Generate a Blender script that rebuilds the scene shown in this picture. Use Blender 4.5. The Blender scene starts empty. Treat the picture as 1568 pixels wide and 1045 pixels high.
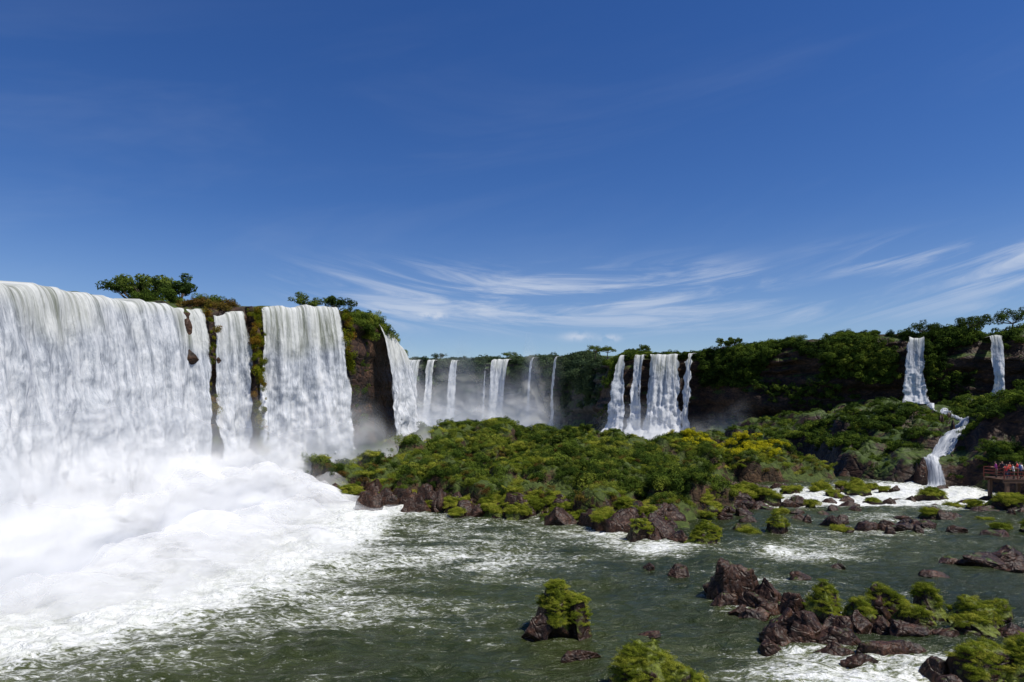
import bpy, math, random, bmesh
import numpy as np
from mathutils import Vector
rng=np.random.default_rng(7); random.seed(7)
scene=bpy.context.scene
# ------------------------------------------------------------ noise
def _h(ix,iy,iz,seed):
    n=(ix*374761393+iy*668265263+iz*1442695041+seed*97561)&0xffffffff
    n=((n^(n>>13))*1274126177)&0xffffffff
    n=n^(n>>16)
    return (n&0xffff)/32767.5-1.0
def vn(x,y,z=0,seed=0):
    x,y,z=np.broadcast_arrays(np.asarray(x,float),np.asarray(y,float),np.asarray(z,float))
    ix=np.floor(x).astype(np.int64);iy=np.floor(y).astype(np.int64);iz=np.floor(z).astype(np.int64)
    fx=x-ix;fy=y-iy;fz=z-iz
    fx=fx*fx*(3-2*fx);fy=fy*fy*(3-2*fy);fz=fz*fz*(3-2*fz)
    def L(a,b,t): return a+(b-a)*t
    r=[]
    for dz in (0,1):
        a=L(_h(ix,iy,iz+dz,seed),_h(ix+1,iy,iz+dz,seed),fx)
        b=L(_h(ix,iy+1,iz+dz,seed),_h(ix+1,iy+1,iz+dz,seed),fx)
        r.append(L(a,b,fy))
    return L(r[0],r[1],fz)
def fbm(x,y,z=0,o=4,seed=0):
    s=0;a=1;f=1;t=0
    for i in range(o):
        s=s+a*vn(x*f+i*17.3,y*f+i*5.1,z*f,seed+i*13);t+=a;a*=.5;f*=2.03
    return s/t
def ss(a,b,x):
    t=np.clip((x-a)/(b-a),0,1);return t*t*(3-2*t)
# ------------------------------------------------------------ mesh helpers
def make_mesh(name,V,F,smooth=True,attrs=None,uv=None,mats=(),mi=None):
    V=np.asarray(V,np.float32);F=np.asarray(F,np.int32)
    me=bpy.data.meshes.new(name)
    me.vertices.add(len(V));me.vertices.foreach_set('co',V.ravel())
    me.loops.add(F.size);me.loops.foreach_set('vertex_index',F.ravel())
    me.polygons.add(len(F));me.polygons.foreach_set('loop_start',np.arange(len(F),dtype=np.int32)*F.shape[1])
    me.update(calc_edges=True)
    me.polygons.foreach_set('use_smooth',np.full(len(F),smooth))
    for m in mats: me.materials.append(m)
    if mi is not None: me.polygons.foreach_set('material_index',np.asarray(mi,np.int32))
    if attrs:
        for k,a in attrs.items():
            at=me.attributes.new(k,'FLOAT','POINT');at.data.foreach_set('value',np.asarray(a,np.float32).ravel())
    if uv is not None:
        l=me.uv_layers.new(name='UVMap');l.data.foreach_set('uv',np.asarray(uv,np.float32)[F.ravel()].ravel())
    me.validate();me.update()
    return me
def obj(name,me,parent=None):
    o=bpy.data.objects.new(name,me);scene.collection.objects.link(o)
    if parent:o.parent=parent
    return o
def gridF(r,c):
    i=np.arange(r*c).reshape(r,c)
    return np.stack([i[:-1,:-1],i[:-1,1:],i[1:,1:],i[1:,:-1]],-1).reshape(-1,4)
def grid_mesh(name,X,Y,Z,mats,attrs=None,UV=None,flip=False):
    V=np.stack([X,Y,Z],-1).reshape(-1,3);F=gridF(*X.shape)
    if flip:F=F[:,::-1]
    return make_mesh(name,V,F,True,attrs,None if UV is None else np.stack(UV,-1).reshape(-1,2),mats)
# ------------------------------------------------------------ node helpers
class NT:
    def __init__(s,nt): s.t=nt;s.n=nt.nodes;s.l=nt.links;s.n.clear()
    def node(s,ty,**k):
        x=s.n.new(ty)
        for a,b in k.items(): setattr(x,a,b)
        return x
    def put(s,sock,v):
        if isinstance(v,bpy.types.NodeSocket): s.l.new(v,sock)
        elif v is not None: sock.default_value=v
    def m(s,op,a,b=None,c=None,clamp=False):
        x=s.node('ShaderNodeMath',operation=op,use_clamp=clamp)
        s.put(x.inputs[0],a);s.put(x.inputs[1],b);s.put(x.inputs[2],c);return x.outputs[0]
    def vm(s,op,a,b=None):
        x=s.node('ShaderNodeVectorMath',operation=op);s.put(x.inputs[0],a);s.put(x.inputs[1],b);return x.outputs[0]
    def noise(s,vec,scale,detail=4,rough=.55,dist=0):
        x=s.node('ShaderNodeTexNoise');s.put(x.inputs['Vector'],vec);x.inputs['Scale'].default_value=scale
        x.inputs['Detail'].default_value=detail;x.inputs['Roughness'].default_value=rough;x.inputs['Distortion'].default_value=dist
        return x.outputs[0]
    def ramp(s,f,stops,mode='LINEAR'):
        x=s.node('ShaderNodeValToRGB');s.put(x.inputs[0],f);e=x.color_ramp.elements;x.color_ramp.interpolation=mode
        while len(e)<len(stops):e.new(.5)
        for i,(p,c) in enumerate(stops):
            e[i].position=p;e[i].color=(*c,1) if len(c)==3 else c
        return x.outputs[0]
    def sstep(s,f,a,b):
        x=s.node('ShaderNodeMapRange',interpolation_type='SMOOTHSTEP');s.put(x.inputs[0],f)
        x.inputs[1].default_value=a;x.inputs[2].default_value=b;return x.outputs[0]
    def mix(s,f,a,b,blend='MIX'):
        x=s.node('ShaderNodeMix',data_type='RGBA',blend_type=blend);s.put(x.inputs[0],f)
        s.put(x.inputs[6],(*a,1) if isinstance(a,tuple) and len(a)==3 else a);s.put(x.inputs[7],(*b,1) if isinstance(b,tuple) and len(b)==3 else b);return x.outputs[2]
    def mixs(s,f,a,b):
        x=s.node('ShaderNodeMixShader');s.put(x.inputs[0],f);s.put(x.inputs[1],a);s.put(x.inputs[2],b);return x.outputs[0]
    def attr(s,n): return s.node('ShaderNodeAttribute',attribute_name=n).outputs['Fac']
    def pos(s): return s.node('ShaderNodeNewGeometry').outputs['Position']
    def bump(s,h,st=.5,d=.1):
        x=s.node('ShaderNodeBump');s.put(x.inputs['Height'],h);x.inputs['Strength'].default_value=st;x.inputs['Distance'].default_value=d;return x.outputs[0]
    def pbr(s,col,rough=.7,nrm=None,spec=.3,metal=0):
        x=s.node('ShaderNodeBsdfPrincipled');s.put(x.inputs['Base Color'],(*col,1) if isinstance(col,tuple) else col)
        s.put(x.inputs['Roughness'],rough);s.put(x.inputs['Specular IOR Level'],spec);s.put(x.inputs['Metallic'],metal)
        if nrm is not None:s.put(x.inputs['Normal'],nrm)
        return x.outputs[0]
    def diff(s,col,nrm=None,ty='ShaderNodeBsdfDiffuse'):
        x=s.node(ty);s.put(x.inputs[0],(*col,1) if isinstance(col,tuple) else col)
        if nrm is not None:s.put(x.inputs['Normal'],nrm)
        return x.outputs[0]
    def out(s,sh,ty='ShaderNodeOutputMaterial'): s.put(s.node(ty).inputs['Surface'],sh)
def mat(name):
    m=bpy.data.materials.new(name);m.use_nodes=True;return m,NT(m.node_tree)
# ------------------------------------------------------------ materials
def foliage(name,stops,tr=.25,wscale=.07):
    m,n=mat(name)
    oi=n.node('ShaderNodeObjectInfo').outputs['Random']
    w=n.noise(n.pos(),wscale,3)
    f=n.m('ADD',n.m('MULTIPLY',oi,.62),n.m('MULTIPLY_ADD',w,1.0,-.3))
    c=n.ramp(f,stops)
    n.out(n.mixs(tr,n.diff(c),n.diff(c,ty='ShaderNodeBsdfTranslucent')));return m
M_bush=foliage('foliage_bush',[(0.12,(.018,.034,.009)),(.40,(.055,.09,.015)),(.62,(.12,.165,.024)),(.88,(.22,.24,.035))],wscale=.12)
M_cliffbush=foliage('foliage_cliff',[(0.12,(.016,.032,.009)),(.45,(.052,.085,.015)),(.7,(.10,.145,.020)),(.9,(.18,.21,.03))],wscale=.045)
M_farbush=foliage('foliage_hazy',[(0.2,(.04,.065,.035)),(.8,(.085,.12,.05))],wscale=.03)  # bluish haze over the far rim is mixed into these leaf colours
M_sunlit=foliage('foliage_sunlit',[(0.2,(.26,.27,.012)),(.8,(.50,.44,.02))])  # sunlit yellow-green painted into the leaf colour
M_tuft=foliage('foliage_moss',[(0.1,(.07,.095,.012)),(.45,(.18,.22,.022)),(.8,(.36,.36,.05))],wscale=.5)
M_dry=foliage('foliage_dry',[(0.2,(.10,.055,.018)),(.5,(.15,.11,.025)),(.8,(.09,.11,.018))])
M_mosshang=foliage('hanging_moss',[(0.2,(.06,.08,.01)),(.5,(.17,.19,.012)),(.8,(.22,.12,.018))],wscale=.4)
M_tree=foliage('foliage_tree',[(0.2,(.022,.04,.012)),(.5,(.055,.085,.015)),(.8,(.10,.135,.025))],wscale=.3)
m,n=mat('bark');n.out(n.pbr(n.ramp(n.noise(n.pos(),3,4),[(.3,(.05,.035,.025)),(.7,(.14,.11,.085))]),.9));M_bark=m
def rockm(name,a,b,moss,mc=(.055,.085,.012),sc=.6,wet=.55,zs=1.0,spec=.22):
    m,n=mat(name)
    p=n.vm('MULTIPLY',n.pos(),(1,1,zs))
    n1=n.noise(p,sc,6,.62);n2=n.noise(p,sc*5,4,.6)
    vo=n.node('ShaderNodeTexVoronoi',feature='DISTANCE_TO_EDGE');n.put(vo.inputs['Vector'],n.vm('ADD',p,n.vm('SCALE',n.node('ShaderNodeTexNoise').outputs[1])));vo.inputs['Scale'].default_value=sc*1.6
    c=n.ramp(n.m('MULTIPLY_ADD',n2,.5,n.m('MULTIPLY',n1,.5)),[(.40,a),(.55,tuple((x+y)/2*.7 for x,y in zip(a,b))),(.67,b)])
    nz=n.node('ShaderNodeSeparateXYZ');n.put(nz.inputs[0],n.node('ShaderNodeNewGeometry').outputs['Normal'])
    ms=n.m('ADD',n.m('MULTIPLY',nz.outputs[2],.55),n.m('MULTIPLY',n.noise(n.pos(),sc*1.2,5,.65),1.0))
    mk=n.sstep(ms,1.25-moss,1.4-moss)
    mcol=n.ramp(n2,[(.3,tuple(x*.45 for x in mc)),(.7,tuple(x*1.5 for x in mc))])
    c=n.mix(mk,c,mcol)
    h=n.m('ADD',n.m('ADD',n1,n.m('MULTIPLY',n2,.4)),n.m('MULTIPLY',n.m('MINIMUM',vo.outputs['Distance'],.12),2))
    n.out(n.pbr(c,wet,n.bump(h,.9,.5/sc*.3),spec));return m
M_rock=rockm('wet_basalt',(.010,.006,.004),(.125,.06,.035),.22,sc=1.1,wet=.45,spec=.25)
M_rockmoss=rockm('mossy_basalt',(.010,.006,.004),(.09,.045,.027),.58,(.10,.12,.015),sc=1.1,wet=.5)
M_cliff=rockm('cliff_basalt',(.010,.007,.005),(.12,.062,.034),.42,(.05,.075,.013),sc=.28,wet=.6,zs=1.6)
M_far=rockm('hazy_cliff_rock',(.035,.038,.036),(.11,.10,.085),.55,(.06,.09,.04),sc=.12,wet=.9,zs=.5)  # distance haze painted in: rock lifted and cooled towards blue
M_island=rockm('island_ground',(.014,.009,.005),(.15,.085,.04),.55,(.05,.07,.013),sc=.6,wet=.8)
# water
m,n=mat('river_water')
p=n.pos()
fo=n.attr('foam')
nl=n.noise(n.vm('MULTIPLY',p,(.16,.42,1)),1,6,.62,1.4)
nf=n.noise(n.vm('MULTIPLY',p,(.8,1.7,1)),1,5,.68,2.0)
nr=n.m('SUBTRACT',1,n.m('MULTIPLY',n.m('ABSOLUTE',n.m('SUBTRACT',nf,.5)),6))
fl=n.noise(n.vm('MULTIPLY',p,(2.2,5.5,1)),1,3,.7,1.0)
f=n.m('ADD',n.m('MULTIPLY',nr,.24),n.m('ADD',n.m('MULTIPLY',nl,.75),n.m('MULTIPLY',fo,1.15)))
f=n.m('ADD',f,n.m('MULTIPLY_ADD',fl,1.1,-.55))
fm=n.sstep(f,.78,1.12)
wc=n.ramp(n.noise(p,.05,3),[(.35,(.014,.022,.006)),(.65,(.038,.048,.013))])
f2=n.m('ADD',n.m('MULTIPLY',nl,.8),fo)
aer=n.sstep(f2,.42,1.1)
wc=n.mix(n.m('MULTIPLY',aer,.6),wc,(.30,.33,.15))
wb=n.bump(n.m('ADD',n.noise(n.vm('MULTIPLY',p,(.8,1.6,1)),1,5,.62,.6),n.m('MULTIPLY',fl,.14)),1.0,.5)
fb=n.bump(n.m('ADD',nf,n.noise(p,3,4)),.8,.35)
n.out(n.mixs(fm,n.pbr(wc,.16,wb,.2),n.diff(n.ramp(n.noise(p,1.4,5,.7),[(.3,(.58,.60,.52)),(.6,(.84,.85,.82))]),fb)))
M_water=m
# falling water
def fallm(name,shade=(.20,.22,.26),shift=0.0):
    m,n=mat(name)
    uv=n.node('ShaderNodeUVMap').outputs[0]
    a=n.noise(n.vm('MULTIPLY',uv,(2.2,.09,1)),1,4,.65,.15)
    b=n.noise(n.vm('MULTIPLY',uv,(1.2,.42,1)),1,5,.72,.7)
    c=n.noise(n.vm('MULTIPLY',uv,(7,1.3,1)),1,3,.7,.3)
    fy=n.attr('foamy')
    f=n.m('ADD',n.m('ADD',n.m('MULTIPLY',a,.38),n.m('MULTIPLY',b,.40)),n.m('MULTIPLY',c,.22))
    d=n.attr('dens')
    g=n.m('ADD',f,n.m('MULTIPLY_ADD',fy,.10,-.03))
    col=n.ramp(g,[(.38,shade),(.47,(.44,.47,.51)),(.55,(.72,.74,.76)),(.64,(.88,.88,.88))])  # grey-blue shading of the curtain painted in as noise streaks
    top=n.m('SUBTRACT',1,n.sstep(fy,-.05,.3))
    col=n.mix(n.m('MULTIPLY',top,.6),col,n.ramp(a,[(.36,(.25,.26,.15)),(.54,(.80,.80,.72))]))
    bp=n.bump(f,.8,.45)
    sh=n.mixs(.22,n.diff(col,bp),n.diff(col,bp,'ShaderNodeBsdfTranslucent'))
    al=n.sstep(n.m('ADD',f,d),.98+shift,1.14+shift)
    n.out(n.mixs(al,n.node('ShaderNodeBsdfTransparent').outputs[0],sh));return m
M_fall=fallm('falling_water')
def mistm(name,scale,lo,hi,al_=.82):
    m,n=mat(name)
    nn=n.noise(n.pos(),scale,4,.55,.4)
    al=n.m('MULTIPLY',n.attr('dens'),n.sstep(nn,lo,hi),clamp=True)
    c=(al_,al_*1.005,al_*1.01)
    sh=n.mixs(.42,n.diff(c),n.diff(c,ty='ShaderNodeBsdfTranslucent'))
    n.out(n.mixs(al,n.node('ShaderNodeBsdfTransparent').outputs[0],sh));return m
M_mist=mistm('spray_mist',.30,.24,.60,.90);M_veil=mistm('spray_veil',.14,.08,.58,.96);M_farmist=mistm('distant_mist',.035,.0,.6,.94)
def plain(name,c,r=.7,metal=0):
    m,n=mat(name);k=n.noise(n.pos(),12,3)
    n.out(n.pbr(n.mix(k,tuple(x*.7 for x in c),tuple(min(1,x*1.2) for x in c)),r,metal=metal));return m
# ------------------------------------------------------------ path utils
def path_sampler(P):
    P=np.array(P,float)
    d=np.r_[0,np.cumsum(np.hypot(*np.diff(P[:,:2],axis=0).T))]
    S=np.arange(0,d[-1],.5)
    Q=np.stack([np.interp(S,d,P[:,i]) for i in range(3)],1)
    k=np.hanning(13);k/=k.sum()
    Qp=np.vstack([np.repeat(Q[:1],6,0),Q,np.repeat(Q[-1:],6,0)])
    Q=np.stack([np.convolve(Qp[:,i],k,'valid') for i in range(3)],1)
    T=np.gradient(Q[:,:2],axis=0);T/=np.linalg.norm(T,axis=1)[:,None]
    Nn=np.stack([T[:,1],-T[:,0]],1)
    k=np.hanning(21);k/=k.sum()
    Np=np.vstack([np.repeat(Nn[:1],10,0),Nn,np.repeat(Nn[-1:],10,0)])
    Nn=np.stack([np.convolve(Np[:,i],k,'valid') for i in range(2)],1);Nn/=np.linalg.norm(Nn,axis=1)[:,None]
    def f(s):
        return [np.interp(s,S,Q[:,i]) for i in range(3)]+[np.interp(s,S,Nn[:,i]) for i in range(2)]
    f.S=S;f.Q=Q;f.L=S[-1]
    f.at=lambda x,y:float(S[np.argmin(np.hypot(Q[:,0]-x,Q[:,1]-y))])
    f.at_x=lambda x:np.interp(x,np.maximum.accumulate(Q[:,0])+np.arange(len(S))*1e-7,S)
    return f
left=path_sampler([(-70,-20,16),(-50,6,16.5),(-41,26,17.4),(-37.3,38,18),(-36.4,46,18.6),(-36.8,54,19.3),(-36.3,62,19.9),(-34.2,69,20.5),(-31.3,73,20.9),(-29.6,74.7,21.2),(-25,78.4,21.7),(-21.5,81,22),(-20,84,22.0),(-19.5,90,21.5),(-18.5,97,20.5),(-17.5,103,18.5),(-19,112,18),(-32,126,20),(-70,150,22)])
far=path_sampler([(-260,250,31),(-120,290,30.5),(-52,302,30.5),(0,290,30),(23,266,30),(31,226,26.5),(31.2,198,24.8),(54,188,24.8),(61,174,25.8),(75,160,26.8),(88,150,26.8),(91,147,24.4),(95,145,26.8),(99,142.5,26.8),(102,141,24.4),(105.5,139.4,24.4),(109,137.5,27),(118,132,27.5),(150,108,27.5),(190,60,27),(205,0,27)])
def normals(X,Y,Z):
    P=np.stack([X,Y,Z],-1);a=np.gradient(P,axis=0);b=np.gradient(P,axis=1)
    N=np.cross(b,a);N/=np.linalg.norm(N,axis=-1,keepdims=True)+1e-9;return N
def cliff(name,f,prof,ds,seed,back,amp,mats_,s0=0,s1=None,split=None):
    s=np.arange(s0,s1 or f.L,ds)
    x,y,z,nx,ny=f(s)
    pt=np.linspace(0,1,len(prof));tt=np.linspace(0,1,64)
    off=np.interp(tt,pt,[a for a,b in prof]);hh=np.interp(tt,pt,[b for a,b in prof])
    off=np.r_[off,off[-1]-np.array([1.5,4,8,14,22,34])/34*back];hh=np.r_[hh,np.full(6,1.0)]
    O=off[:,None]+0*s;Hh=hh[:,None]*z[None]-(hh[:,None]<.02)*1.0
    face=np.r_[np.ones(58),np.linspace(1,.3,12)][:,None]
    X=x+nx*O;Y=y+ny*O
    led=vn(X*.03,Y*.03,Hh*.33,seed+4)+.6*vn(X*.06,Y*.06,Hh*.9,seed+6)
    dn=(fbm(X*.09,Y*.09,Hh*.12,5,seed)*1.3+fbm(X*.35,Y*.35,Hh*.55,4,seed+9)*.6+led*.9)*amp*face
    X=X+nx*dn;Y=Y+ny*dn
    Hh=Hh+fbm(X*.2,Y*.2,0,4,seed+3)*.7*(hh[:,None]>.6)
    me=grid_mesh(name,X,Y,Hh,mats_,flip=True)
    if split is not None:
        yc=Y.ravel()[gridF(*X.shape)[:,0]];me.polygons.foreach_set('material_index',(yc>split).astype(np.int32))
    obj(name,me)
    return X,Y,Hh,np.broadcast_to(s,X.shape),np.broadcast_to(hh[:,None],X.shape),(nx,ny)
# ------------------------------------------------------------ prototypes
def leafcloud(C,R,n,size,flat=.75,seed=0,up=.3,aspect=1.6):
    r=np.random.default_rng(seed)
    C=np.asarray(C,float);R=np.asarray(R,float)
    pr=R**2/np.sum(R**2);k=r.choice(len(C),n,p=pr)
    d=r.normal(size=(n,3));d/=np.linalg.norm(d,axis=1)[:,None]
    rad=R[k]*r.uniform(.55,1.05,n)**.6
    p=C[k]+d*rad[:,None]*np.array([1,1,flat])
    nn=d*1.3+r.normal(size=(n,3))*.45+np.array([0,0,up]);nn/=np.linalg.norm(nn,axis=1)[:,None]
    t=np.cross(nn,r.normal(size=(n,3)));t/=np.linalg.norm(t,axis=1)[:,None];b=np.cross(nn,t)
    sz=size*r.uniform(.6,1.4,n)[:,None]
    V=np.stack([p-t*sz*aspect,p-b*sz*.6,p+t*sz*aspect,p+b*sz*.6],1).reshape(-1,3)
    F=np.arange(n*4).reshape(n,4);return V,F
def coll(name,meshes):
    c=bpy.data.collections.new(name)
    for i,me in enumerate(meshes):
        o=bpy.data.objects.new(me.name,me);c.objects.link(o)
    return c
def bushproto(name,material,nl,size,seeds,nc=7,flat=.8,sp=.42):
    out=[]
    for sd in seeds:
        r=np.random.default_rng(sd)
        C=np.c_[r.normal(0,sp,nc),r.normal(0,sp,nc),r.uniform(.05,.5,nc)*flat];R=r.uniform(.28,.55,nc)
        V,F=leafcloud(C,R,nl,size,flat,sd)
        out.append(make_mesh(name,V,F,False,mats=[material]))
    return coll(name,out)
C_bush=bushproto('bush_proto',M_bush,1000,.050,[1,2,3,4])
C_cliffb=bushproto('cliffbush_proto',M_cliffbush,480,.078,[11,12,13,14])
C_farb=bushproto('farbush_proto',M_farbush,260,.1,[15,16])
C_sunlit=bushproto('sunlitbush_proto',M_sunlit,700,.055,[21,22])
C_dry=bushproto('drybush_proto',M_dry,600,.06,[31,32])
C_hang=bushproto('hangingmoss_proto',M_mosshang,400,.07,[35,36],flat=1.3,sp=.25)
C_moss=bushproto('moss_proto',M_tuft,1800,.030,[41,42,43],nc=12,flat=.42,sp=.5)
def scatter(name,P,S,collection,seed=0):
    r=np.random.default_rng(seed);n=len(P)
    if n==0:return
    me=bpy.data.meshes.new(name);me.vertices.add(n);me.vertices.foreach_set('co',np.asarray(P,np.float32).ravel())
    a=me.attributes.new('scl','FLOAT','POINT');a.data.foreach_set('value',np.asarray(S,np.float32))
    rot=np.zeros((n,3),np.float32);rot[:,2]=r.uniform(0,6.28,n);rot[:,:2]=r.normal(0,.25,(n,2))
    a=me.attributes.new('rot','FLOAT_VECTOR','POINT');a.data.foreach_set('vector',rot.ravel())
    a=me.attributes.new('idx','INT','POINT');a.data.foreach_set('value',r.integers(0,99,n).astype(np.int32))
    o=obj(name,me);md=o.modifiers.new('scatter','NODES')
    g=bpy.data.node_groups.new(name,'GeometryNodeTree')
    g.interface.new_socket('Geometry',in_out='INPUT',socket_type='NodeSocketGeometry')
    g.interface.new_socket('Geometry',in_out='OUTPUT',socket_type='NodeSocketGeometry')
    N=g.nodes;i=N.new('NodeGroupInput');u=N.new('NodeGroupOutput')
    io=N.new('GeometryNodeInstanceOnPoints');ci=N.new('GeometryNodeCollectionInfo')
    ci.inputs['Collection'].default_value=collection;ci.inputs['Separate Children'].default_value=True;ci.inputs['Reset Children'].default_value=True
    def na(nm,t):
        x=N.new('GeometryNodeInputNamedAttribute');x.data_type=t;x.inputs['Name'].default_value=nm
        return [q for q in x.outputs if q.enabled and q.name=='Attribute'][0]
    e=N.new('FunctionNodeEulerToRotation')
    L=g.links;L.new(i.outputs[0],io.inputs['Points']);L.new(ci.outputs[0],io.inputs['Instance']);io.inputs['Pick Instance'].default_value=True
    L.new(na('idx','INT'),io.inputs['Instance Index']);L.new(na('rot','FLOAT_VECTOR'),e.inputs[0]);L.new(e.outputs[0],io.inputs['Rotation'])
    L.new(na('scl','FLOAT'),io.inputs['Scale']);L.new(io.outputs[0],u.inputs[0])
    md.node_group=g;return o
def pick(prob,n,seed):
    r=np.random.default_rng(seed);p=prob.ravel();p=p/p.sum()
    return r.choice(len(p),n,p=p)
# ------------------------------------------------------------ river
ys=np.concatenate([np.linspace(-60,12,20)[:-1],12*np.exp(np.linspace(0,math.log(130/12),520)),np.linspace(131,400,60),np.array([600,1000,2000,4000])])
xs=np.concatenate([np.array([-4000,-1500,-600,-300]),np.linspace(-200,-62,40)[:-1],np.linspace(-62,72,560),np.linspace(73,260,50),np.array([400,800,1500,4000])])
X,Y=np.meshgrid(xs,ys)
def xb(y): return np.interp(y,[0,20,27,31,38,48,59,70,80],[-34,-27,-21,-17.0,-15.0,-13.5,-12,-14,-18])
foam=np.zeros_like(X)
wob=fbm(X*.12,Y*.12,0,4,5)*6
foam+=.95*ss(-8,7,xb(Y)-X+wob)
foam+=.30*ss(-28,0,xb(Y)-X+wob)
foam+=.16*fbm(X*.07,Y*.14,0,3,66)
def spot(cx,cy,rx,ry,a):
    return a*np.exp(-(((X-cx)/rx)**2+((Y-cy)/ry)**2))
for c in [(38,73,16,6,.5),(30,66,12,4,.25),(46,72,8,4,.35),(18.5,44,4.5,3.2,.36),(21,43,3,1.5,.2),(10.5,45,3,3,.45),(12.5,23.6,5,1.6,.36),(17,25,3,1.5,.3),(48,78,7,5,.6),(50,66,8,4,.4),(36,66,10,3,.25),(-14,76,10,8,.5),(46,180,22,10,1.0),(22,35,5,2,.2),(14,38,3,3,.3),(8,50,4,3,.35),(27,52,8,2,.2),(15,31.5,5,1.5,.25),(12,26,3,1.2,.25),(6,36,7,3,.12),(22,48,8,3,.2),(36,58,9,2.5,.25)]:
    foam+=spot(*c)
foam+=ss(200,260,Y)*.8*(X<40)
wv=(fbm(X*.22,Y*.45,0,4,3)*.35+fbm(X*1.1,Y*1.6,0,3,8)*.14)*(1+1.2*np.clip(foam,0,1))*(np.abs(X)<75)*(Y<125)*(Y>11)
o=obj('river_water',grid_mesh('river_water',X,Y,wv,[M_water],{'foam':foam}))
# ------------------------------------------------------------ cliffs
LX,LY,LZ,LS,LH,_=cliff('waterfall_cliff',left,[(1.6,0),(1.0,.2),(.2,.5),(0,.8),(-.2,.95),(-.9,1)],.5,3,16,.7,[M_cliff])
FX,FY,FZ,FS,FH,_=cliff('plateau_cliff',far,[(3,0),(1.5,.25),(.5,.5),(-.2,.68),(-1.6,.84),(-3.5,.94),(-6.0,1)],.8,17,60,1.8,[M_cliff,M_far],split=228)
# ------------------------------------------------------------ island
def domes(X,Y,H,n,seed,r0,r1,hf,cond):
    r=np.random.default_rng(seed);k=pick(cond*1.0,n,seed);add=np.zeros_like(X);P=[]
    dx=X[0,1]-X[0,0];x0=X[0,0];y0=Y[0,0]
    for q in k:
        cx,cy=X.ravel()[q],Y.ravel()[q];R=r.uniform(r0,r1)**1.0
        i0=max(int((cy-y0-R)/dx),0);i1=int((cy-y0+R)/dx)+2;j0=max(int((cx-x0-R)/dx),0);j1=int((cx-x0+R)/dx)+2
        sx=X[i0:i1,j0:j1];sy=Y[i0:i1,j0:j1]
        d=np.clip(1-((sx-cx)**2+(sy-cy)**2)/R**2,0,1)**.5*R*hf*r.uniform(.6,1.2)
        add[i0:i1,j0:j1]=np.maximum(add[i0:i1,j0:j1],d)
    return add
gx=np.arange(-34,50,.33);gy=np.arange(46,128,.33);X,Y=np.meshgrid(gx,gy)
blobs=[(-18,75.5,8,5.5,1.8),(-10,84,14,12,3.2),(-5,98,18,20,5.0),(10,93,18,20,4.2),(27,96,17,11,3.4),(0,68,11,8.5,1.9),(-8,71,9,7,1.9),(9.5,60,7,6.5,1.6),(16,65,6,7,2.0),(13,75,12,11,2.8),(-14.5,92,5,8,4.2),(38,90,7,4.5,1.5),(11.5,54.5,2.5,3,1.2),(4,59,4,3,1.1)]
Hh=np.full_like(X,-1.2)
wx=X+fbm(X*.15,Y*.15,0,3,21)*4.5;wy=Y+fbm(X*.15,Y*.15,0,3,22)*4
for cx,cy,rx,ry,h in blobs:
    r2=((wx-cx)/rx)**2+((wy-cy)/ry)**2
    Hh=np.maximum(Hh,-1.2+(h+1.2)*np.clip(1-r2,0,1)**.45)
Hi=Hh+fbm(X*.2,Y*.2,0,4,31)*1.5*ss(-1,1.2,Hh)+np.abs(fbm(X*.7,Y*.7,0,4,33))*.7*ss(-1,.5,Hh)
dm=domes(X,Y,Hi,440,77,.6,2.6,.9,Hi>.6)
Hd=Hi+dm*ss(.2,.8,Hi)
obj('island_terrain',grid_mesh('island_terrain',X,Y,Hd,[M_island]))
prob=(Hi>.5)*(ss(.3,.7,dm)+.05)*(.22+ss(-.22,.22,fbm(X*.12,Y*.12,0,3,45)))*(1-.9*(np.hypot((X+15)/6,(Y-92)/9)<1))*(.35+.65*ss(.8,2.2,Hi))
sunlit=np.exp(-(((X-30)/7)**2+((Y-92)/5)**2))
k=pick(prob+1e-9*(Hi>1),6800,5)
P=np.c_[X.ravel()[k],Y.ravel()[k],Hd.ravel()[k]-.15];P[:,:2]+=rng.uniform(-.15,.15,(len(k),2))
S=rng.gamma(4,.11,len(k))*(1+.3*vn(P[:,0]*.25,P[:,1]*.25,0,3))+.13
scatter('island_shrubs',P,np.minimum(S,1.3),C_bush,seed=1)
k=pick((Hi>1.8)*sunlit**2*ss(.2,.5,dm)+1e-12,140,6);P=np.c_[X.ravel()[k],Y.ravel()[k],Hd.ravel()[k]+.15];scatter('sunlit_shrubs',P,rng.uniform(.6,1.0,len(k)),C_sunlit,seed=2)  # patch of bushes in sun, its brightness carried by the leaf colour
k=pick((Hi>.5)*(Hi<3.5)*1.0,900,7);P=np.c_[X.ravel()[k],Y.ravel()[k],Hd.ravel()[k]-.1];scatter('island_dry_shrubs',P,rng.uniform(.3,.7,len(k)),C_dry,seed=3)
k=pick((Hi>.3)*(.4+ss(0,.4,fbm(X*.1,Y*.1,0,3,48))),1300,8);P=np.c_[X.ravel()[k],Y.ravel()[k],Hd.ravel()[k]+.0];scatter('island_ground_moss',P,rng.uniform(.4,1.1,len(k)),C_moss,seed=8)
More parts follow.
